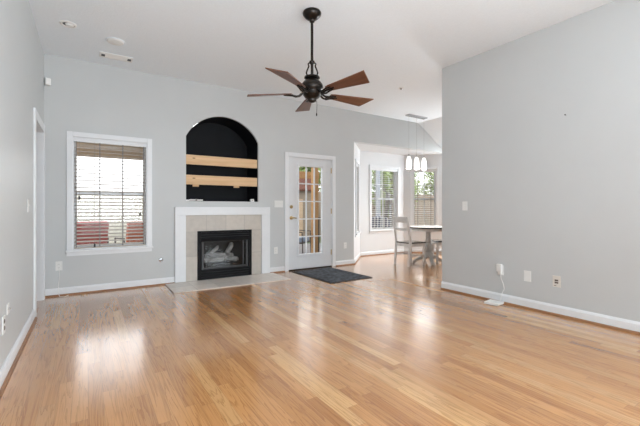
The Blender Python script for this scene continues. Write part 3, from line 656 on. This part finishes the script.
def make_chair(name, label):
    """chair faces local +x; base at the middle of the seat"""
    r = thing(name, label, 'chair', (0, 0, 0), 0, 'dining chairs')
    m = MB(); m.prism([(-.20, -.185), (.21, -.215), (.225, -.20), (.225, .20), (.21, .215), (-.20, .185)], .432, .455); m.build('seat', M['seat'], r, .006)
    m = MB()
    for s in (-1, 1): m.box(-.18, .185, *sorted((s * .195, s * .175)), .372, .431)
    m.box(.165, .185, -.175, .175, .372, .431); m.box(-.195, -.175, -.175, .175, .372, .431); m.build('seat_apron', M['chairp'], r)
    for s in (-1, 1):
        m = MB(); m.bar((.19, s * .19, 0), (.178, s * .185, .4315), .042, .042); m.build('front_leg', M['chairp'], r, .004)
        m = MB()
        pts = [(-.245, 0), (-.205, .43), (-.208, .50), (-.285, .955), (-.250, .958), (-.168, .50), (-.165, .43), (-.205, 0)]
        m.prism(pts, s * .195 - .019, s * .195 + .019, 'y'); m.build('back_post', M['chairp'], r, .004)
    def rail(nm, z0, z1, xo):
        m = MB(); n = 8
        for i in range(n):
            ya, yb3 = -.176 + .352 * i / n, -.176 + .352 * (i + 1) / n
            f = lambda y, z: xo - (z - .5) * .165 - .02 * (1 - (y / .176) ** 2)
            vs = []
            for y in (ya, yb3):
                for z in (z0, z1): vs += [(f(y, z) - .009, y, z), (f(y, z) + .009, y, z)]
            m.add(vs, [(0, 1, 3, 2), (4, 6, 7, 5), (0, 4, 5, 1), (2, 3, 7, 6), (0, 2, 6, 4), (1, 5, 7, 3)])
        m.build(nm, M['chairp'], r)
    rail('top_rail', .835, .945, -.188); rail('back_rail', .68, .73, -.188)
    for s in (-1, 1): m = MB(); m.bar((-.205, s * .192, .20), (.18, s * .187, .20), .022, .030); m.build('stretcher', M['chairp'], r)
    m = MB(); m.bar((0, -.189, .20), (0, .189, .20), .022, .028); m.build('stretcher', M['chairp'], r)
    return r
ch = make_chair('dining_chair', 'white ladder-back chair with dark seat, its back to the door side'); ch.location = (5.36, 5.02, 0.001); ch.rotation_euler = (0, 0, math.radians(-3))
c2 = copy_tree(ch); c2.location = (6.16, 4.84, 0.001); c2.rotation_euler = (0, 0, math.radians(143)); c2['label'] = 'white chair with dark seat half hidden behind right wall edge'

# ------------------------------------------------------------------ door mat
dm = thing('door_mat', 'charcoal textured door mat lying before the glazed door', 'mat', (3.42, 4.985, .0008), math.radians(1.2))
m = MB(); m.box(-.415, .415, -.59, .59, 0, .008); m.build('mat_backing', M['matedge'], dm, .003)
m = MB(); m.box(-.385, .385, -.56, .56, .008, .014); m.build('pile', M['mat'], dm, .003)

# ------------------------------------------------------------------ plates, outlets, wall devices. face along local -y
def plate(name, label, cat, loc, rz, w=.072, h=.116, mt='plastic', inserts='outlet', gangs=1, group=None):
    r = thing(name, label, cat, loc, rz, group)
    m = MB(); m.box(-w / 2, w / 2, -.006, -.0003, -h / 2, h / 2); m.build('plate', M[mt], r, .002)
    if inserts == 'outlet':
        for zz in (-.022, .022):
            m = MB(); m.lathe([(0, -.0085), (.015, -.0085), (.0165, -.006)], 18, (0, 0, zz), 'y', sy=.9); so = m.build('socket', M[mt], r)
            m = MB(); m.box(-.007, -.005, -.0095, -.008, zz - .005, zz + .005); m.box(.005, .007, -.0095, -.008, zz - .004, zz + .004); m.build('slots', M['dark'], so)
    elif inserts == 'switch':
        for i in range(gangs):
            xx = (i - (gangs - 1) / 2) * .046
            m = MB(); m.box(xx - .005, xx + .005, -.0075, -.006, -.012, .012); m.prism([(-.006, -.006), (-.016, .006), (-.013, .010), (-.006, .006)], xx - .0035, xx + .0035, 'x'); m.build('toggle', M[mt], r)
    return r
plate('light_switch', 'wide triple switch plate between fireplace and glazed door', 'switch', (2.79, YB, 1.19), 0, .165, .118, 'plastic', 'switch', 3)
plate('wall_outlet', 'white outlet low on wall between fireplace and glazed door', 'outlet', (2.735, YB, .385), 0, group='wall outlets')
plate('wall_outlet', 'white outlet low on wall right of the glazed door', 'outlet', (4.23, YB, .386), 0, group='wall outlets')
plate('wall_outlet', 'white outlet low on back wall below the left window', 'outlet', (-.311, YB, .381), 0, group='wall outlets')
gv = thing('gas_key_valve', 'small round steel gas key plate left of the fireplace', 'gas valve', (.893, YB, .365))
m = MB(); m.lathe([(.030, -.0005), (.031, -.004), (.026, -.008), (.012, -.010)], 24, (0, 0, 0), 'y'); m.build('escutcheon', M['chrome'], gv, smooth=True)
m = MB(); m.lathe([(.012, -.009), (.012, -.014), (.006, -.014), (.006, -.010)], 16, (0, 0, 0), 'y'); m.build('key_hole', M['dark'], gv)
plate('light_switch', 'pale switch plate on the left wall before the doorway', 'switch', (XL, 4.225, 1.14), PI / 2, .072, .116, 'plastic', 'switch', 1)
ol = plate('wall_outlet', 'outlet with dark sockets low on the left wall', 'outlet', (XL, 3.085, .36), PI / 2, mt='plastic', group='wall outlets')
for c_ in ol.children:
    if c_.name.startswith('socket'): c_.data.materials[0] = M['socket']
cx = plate('cable_jack', 'white cable jack plate above the left wall outlet', 'jack', (XL, 3.235, .43), PI / 2, .07, .07, inserts=None)
m = MB(); m.lathe([(.008, -.006), (.008, -.014), (.004, -.018), (0, -.018)], 12, (0, 0, 0), 'y'); m.build('port', M['chrome'], cx)
RW = -PI / 2
plate('light_switch', 'white switch plate at left end of the right wall', 'switch', (XR, 2.913, 1.146), RW, .072, .116, 'plastic', 'switch', 1)
plate('wall_outlet', 'blank white cover plate in middle of the right wall row', 'outlet cover', (XR, 2.12, .36), RW, .076, .118, inserts=None)
jk = plate('phone_jack', 'ivory jack plate with brown ports, rightmost on right wall', 'jack', (XR, 1.823, .352), RW, .076, .118, 'ivory', None)
for zz in (-.012, .012): m = MB(); m.box(-.017, .017, -.0085, -.006, zz - .008, zz + .008); m.build('port', M['socket'], jk)
m = MB(); m.box(-.022, -.002, -.0085, -.006, -.047, -.041); m.build('mark', M['socket'], jk)
ad = plate('wall_outlet', 'outlet behind the plug adapter on the right wall', 'outlet', (XR, 2.43, .385), RW)
pa = thing('plug_adapter', 'white plug adapter in outlet with wire to floor router', 'adapter', (XR - .0095, 2.43, .412), RW)
m = MB(); m.box(-.031, .031, -.040, -.0005, -.045, .045); m.build('body', M['plastic'], pa, .008)
m = MB(); m.box(.004, .024, -.030, -.0005, -.078, -.046); m.build('plug', M['plastic'], pa, .003)
rt = thing('router_box', 'flat white network box on floor against the right baseboard', 'router', (3.99, 2.425, .0006), math.radians(8))
m = MB(); m.box(-.095, .075, -.075, .085, .004, .030); m.build('case', M['plastic'], rt, .006)
m = MB(); m.box(-.080, .060, -.060, .070, 0, .004); m.build('base_pad', M['cord'], rt)
m = MB(); m.box(-.070, .050, -.050, .060, .030, .0312); m.build('lid_panel', M['lens'], rt, .0005)
m = MB(); m.tube([(XR - .025, 2.416, .333), (XR - .030, 2.41, .29), (XR - .020, 2.385, .22), (XR - .022, 2.375, .17), (XR - .024, 2.40, .115), (XR - .042, 2.405, .06), (XR - .052, 2.405, .034)], .0035, 7)
tag(m.build('adapter_wire', M['plastic'], None, smooth=True, loc=(XR - .03, 2.4, .2)), 'thin white wire from plug adapter down to the floor router', 'wire')
m = MB(); m.tube([(-.311, YB - .012, .36), (-.305, YB - .02, .25), (-.318, YB - .022, .13), (-.31, YB - .045, .03), (-.30, YB - .08, .006), (-.25, YB - .13, .006), (-.21, YB - .05, .006)], .003, 6)
tag(m.build('phone_wire', M['plastic'], None, smooth=True, loc=(-.31, YB - .03, .1)), 'thin white wire trailing from outlet below left window', 'wire')
nh = thing('wall_nail', 'tiny grey nail left in the bare right wall', 'nail', (XR, 1.737, 2.07), RW)
m = MB(); m.tube([(0, 0, 0), (0, -.018, .004)], .003, 6); m.build('shank', M['darksteel'], nh)
m = MB(); m.lathe([(.007, -.018), (.007, -.021), (0, -.022)], 10, (0, 0, .004), 'y'); m.build('head', M['darksteel'], nh)

# ------------------------------------------------------------------ outside
GZ = -0.15
m = MB(); m.box(-40, 60, YB + T, 70, GZ - .2, GZ); tag(struct('lawn', m, M['lawn']), 'green lawn beyond the patio')
m = MB(); m.box(-4.5, 10.5, YB + T + .001, 10.2, GZ + .001, GZ + .10); struct('patio_deck', m, M['deck'])

pc_ = thing('porch_cover', 'tan wooden porch cover just outside the left window', 'porch cover', (.25, YB + T, 0))
m = MB(); m.box(-1.7, .78, 1.15, 1.24, 1.96, 2.22); m.build('fascia_beam', M['tan'], pc_)
m = MB(); m.prism([(.002, 2.36), (1.30, 2.22), (1.30, 2.26), (.002, 2.40)], -1.7, .78, 'x'); m.build('roof_deck', M['tan'], pc_)
for xx in (-1.66, .68): m = MB(); m.box(xx, xx + .09, 1.15, 1.24, GZ + .101, 1.96); m.build('post', M['tan'], pc_)

pg = thing('pergola', 'sunlit cedar pergola outside the glazed door', 'pergola', (4.27, 6.85, GZ + .101))
def pbox(nm, x0, x1, y0, y1, z0, z1, mt='cedar'): m = MB(); m.box(x0, x1, y0, y1, z0, z1); m.build(nm, M[mt], pg)
for x_, y_ in ((0, 0), (1.35, 2.1), (-1.7, 0), (-1.9, 2.6)):
    if (x_, y_) != (-1.7, 0): pbox('post', x_ - .058, x_ + .058, y_ - .058, y_ + .058, 0, 2.25)
m = MB(); m.bar((-2.1, 2.65, 2.12), (1.45, 2.08, 2.12), .05, .20); m.build('beam', M['cedarx'], pg)
m = MB(); m.bar((0, -.06, 2.33), (1.4, 2.15, 2.33), .05, .16); m.build('beam', M['cedarx'], pg)
pp = thing('porch_post', 'pale square porch post outside the wide bay window', 'post', (7.45, 8.29, GZ + .101))
m = MB(); m.box(-.055, .055, -.055, .055, 0, 2.5); m.build('shaft', M['palepost'], pp)
m = MB(); m.box(-.075, .075, -.075, .075, 2.5, 2.6); m.build('cap', M['cedar'], pp)
for k in range(4): m = MB(); m.bar((-1.9 + .55 * k, 2.8 - .17 * k, 2.27), (-.2 + .3 * k, -.0 + .55 * k, 2.45), .04, .12); m.build('rafter', M['cedarx'], pg)
rl_ = thing('deck_railing', 'dark metal baluster railing beside the cedar pergola post', 'railing', (4.34, 6.85, GZ + .101))
m = MB(); m.box(0.0, .85, -.02, .02, .92, .96); m.build('top_rail', M['patio'], rl_)
m = MB(); m.box(0.0, .85, -.015, .015, .08, .11); m.build('bottom_rail', M['patio'], rl_)
for k in range(8): m = MB(); m.box(.03 + .11 * k, .05 + .11 * k, -.01, .01, .0 if k in (0, 7) else .11, .92); m.build('baluster', M['patio'], rl_)

def patio_chair(name, label, loc, rz, pad, wid=.64, back=.90, group='patio chairs', arched=False):
    r = thing(name, label, 'patio chair', loc, rz, group); h2 = wid / 2
    for s in (-1, 1):
        m = MB(); m.tube([(s * h2, .30, 0), (s * h2, .28, .58), (s * h2, -.25, .60), (s * h2, -.30, 0)], .017, 8); m.build('side_frame', M['patio'], r, smooth=True)
    m = MB(); m.box(-h2, h2, -.28, .28, .30, .33); m.build('seat_frame', M['patio'], r)
    m = MB(); m.box(-h2 + .03, h2 - .03, -.26, .27, .331, .44); m.build('seat_cushion', pad, r, .03)
    m = MB()
    pts = [(-h2 + .03, .45), (h2 - .03, .45)]
    if arched: pts += [(h2 - .03, back - .12)] + [((h2 - .03) * math.cos(a * PI / 10), back - .12 + .12 * math.sin(a * PI / 10)) for a in range(1, 10)] + [(-h2 + .03, back - .12)]
    else: pts += [(h2 - .03, back), (-h2 + .03, back)]
    m.prism(pts, -.10, .02, 'y'); mx = Matrix.Translation((0, -.22, 0)) @ Matrix.Translation((0, 0, .45)) @ Matrix.Rotation(math.radians(12), 4, 'X') @ Matrix.Translation((0, 0, -.45))
    m.v = [tuple(mx @ Vector(p)) for p in m.v]; m.build('back_cushion', pad, r, .025)
    return r
DZ = GZ + .1015
patio_chair('patio_armchair', 'brick red cushioned patio chair at left outside left window', (-.05, 8.25, DZ), math.radians(18), M['redpad'], .62, .93)
patio_chair('patio_armchair', 'red cushioned patio chair coloured as orange-lit at right outside left window', (.79, 7.85, DZ), math.radians(12), M['litpad'], .58, .93)
patio_chair('patio_armchair', 'slate blue cushioned patio chair beyond the glazed door', (4.40, 7.95, DZ), math.radians(-140), M['bluepad'], .62, .78)
patio_chair('patio_armchair', 'navy and white striped patio chair outside wide bay window', (6.60, 7.42, DZ), math.radians(-32.8), M['stripe'], .68, .96, arched=True)
tp = thing('tripod_stand', 'weathered grey wooden A-frame stand outside wide bay window', 'stand', (7.20, 7.60, DZ), math.radians(-32.8))
m = MB(); m.bar((-.17, 0, 0), (-.01, 0, 1.62), .055, .055); m.build('leg', M['grey'], tp)
m = MB(); m.bar((.19, 0, 0), (.02, 0, 1.62), .055, .055); m.build('leg', M['grey'], tp)
m = MB(); m.bar((0.0, .30, 0), (.005, .03, 1.60), .04, .04); m.build('leg', M['grey'], tp)
m = MB(); m.bar((-.16, -.02, 1.70), (.14, -.02, 1.50), .05, .04); m.build('cross_arm', M['grey'], tp)
m = MB(); m.box(-.09, .10, -.012, .012, .82, .86); m.build('cross_bar', M['grey'], tp)

# fence : boards are its surface pattern
fc = thing('wood_fence', 'tan vertical board privacy fence at back of the yard', 'fence', (13, 13.0, GZ))
m = MB()
for i in range(126): xx = -7.0 + i * .145; m.box(xx, xx + .138, 0, .02, .04, 1.95 + .01 * (i % 3))
m.build('board_panel', M['fence'], fc)
for z_ in (.35, 1.05, 1.7):
    m = MB(); m.box(-7, 11.2, .021, .06, z_, z_ + .09); m.build('rail', M['fence'], fc)
for i in range(8): m = MB(); m.box(-7 + i * 2.55, -6.9 + i * 2.55, .061, .15, 0, 1.9); m.build('post', M['fence'], fc)
wf = thing('white_fence', 'white board fence across the yard behind the red patio chairs', 'fence', (-1.5, 13.0, GZ))
m = MB()
for i in range(90): xx = -9.0 + i * .165; m.box(xx, xx + .158, 0, .02, .04, 1.8)
m.build('board_panel', M['siding'], wf)
for z_ in (.35, 1.5): m = MB(); m.box(-9, 5.85, .021, .06, z_, z_ + .09); m.build('rail', M['siding'], wf)
for i in range(7): m = MB(); m.box(-9 + i * 2.45, -8.9 + i * 2.45, .061, .15, 0, 1.8); m.build('post', M['siding'], wf)
sh = thing('garden_shed', 'tan garden shed with red-brown roof beyond the glazed door', 'shed', (6.3, 11.6, GZ))
m = MB(); m.box(-.9, .9, 0, 1.1, 0, 1.95); m.build('walls', M['shedwall'], sh)
m = MB(); m.prism([(-.15, 1.90), (.55, 2.45), (1.25, 1.90), (1.25, 1.96), (.55, 2.52), (-.15, 1.96)], -1.05, 1.05, 'x'); m.build('roof', M['redroof'], sh)
m = MB(); m.box(-.3, .4, -.03, -.001, .05, 1.6); m.build('shed_door', M['tan'], sh)

def tree(name, label, loc, h, r, mt, seed, nleaf=2600, low=.25):
    rnd = random.Random(seed); t = thing(name, label, 'tree', loc, 0, 'trees outside')
    m = MB(); m.tube([(0, 0, 0), (.03, .02, h * .3), (-.03, .03, h * .6), (.02, 0, h * .85)], [.11, .085, .06, .02], 8)
    for k in range(7):
        a = k * 2.4; z = h * (.3 + .07 * k); m.tube([(0, 0, z), (.5 * r * math.cos(a), .5 * r * math.sin(a), z + .25 * r), (.85 * r * math.cos(a), .85 * r * math.sin(a), z + .5 * r)], [.04, .025, .008], 6)
    m.build('trunk', M['bark'], t, smooth=True)
    blobs = []
    for k in range(16):
        a = rnd.uniform(0, 2 * PI); q = rnd.uniform(.1, .75) * r; z = rnd.uniform(low + .12, .92) * h
        blobs.append((q * math.cos(a), q * math.sin(a), z, rnd.uniform(.3, .5) * r))
    m = MB()
    for i in range(nleaf):
        bx, by, bz, br = rnd.choice(blobs); v = Vector((rnd.gauss(0, 1), rnd.gauss(0, 1), rnd.gauss(0, .8))).normalized() * br * rnd.uniform(.5, 1.05)
        c = Vector((bx, by, bz)) + v; s = rnd.uniform(.07, .13)
        u = Vector((rnd.gauss(0, 1), rnd.gauss(0, 1), rnd.gauss(0, 1))).normalized(); w_ = u.orthogonal().normalized()
        m.add([c - u * s, c + w_ * s * .45, c + u * s, c - w_ * s * .45], [(0, 1, 2, 3)])
    m.build('foliage', mt, t)
tree('leafy_tree', 'yellow-green leafy tree seen through the wide bay window', (10.9, 11.3, GZ), 3.2, 1.15, M['leafA'], 1)
tree('leafy_tree', 'green leafy tree behind fence seen through narrow bay window', (14.4, 14.9, GZ), 4.1, 1.5, M['leafB'], 2, 3200)
tree('leafy_tree', 'green leafy tree behind fence toward the right of the yard', (18.6, 15.2, GZ), 4.2, 1.5, M['leafA'], 3, 3000)
tree('leafy_tree', 'yellow-green tree behind fence seen through the glazed door', (8.9, 15.0, GZ), 4.0, 1.4, M['leafA'], 4, 2600)
tree('leafy_tree', 'green tree behind fence between door view and bay view', (11.7, 15.8, GZ), 4.4, 1.4, M['leafB'], 5, 2600)
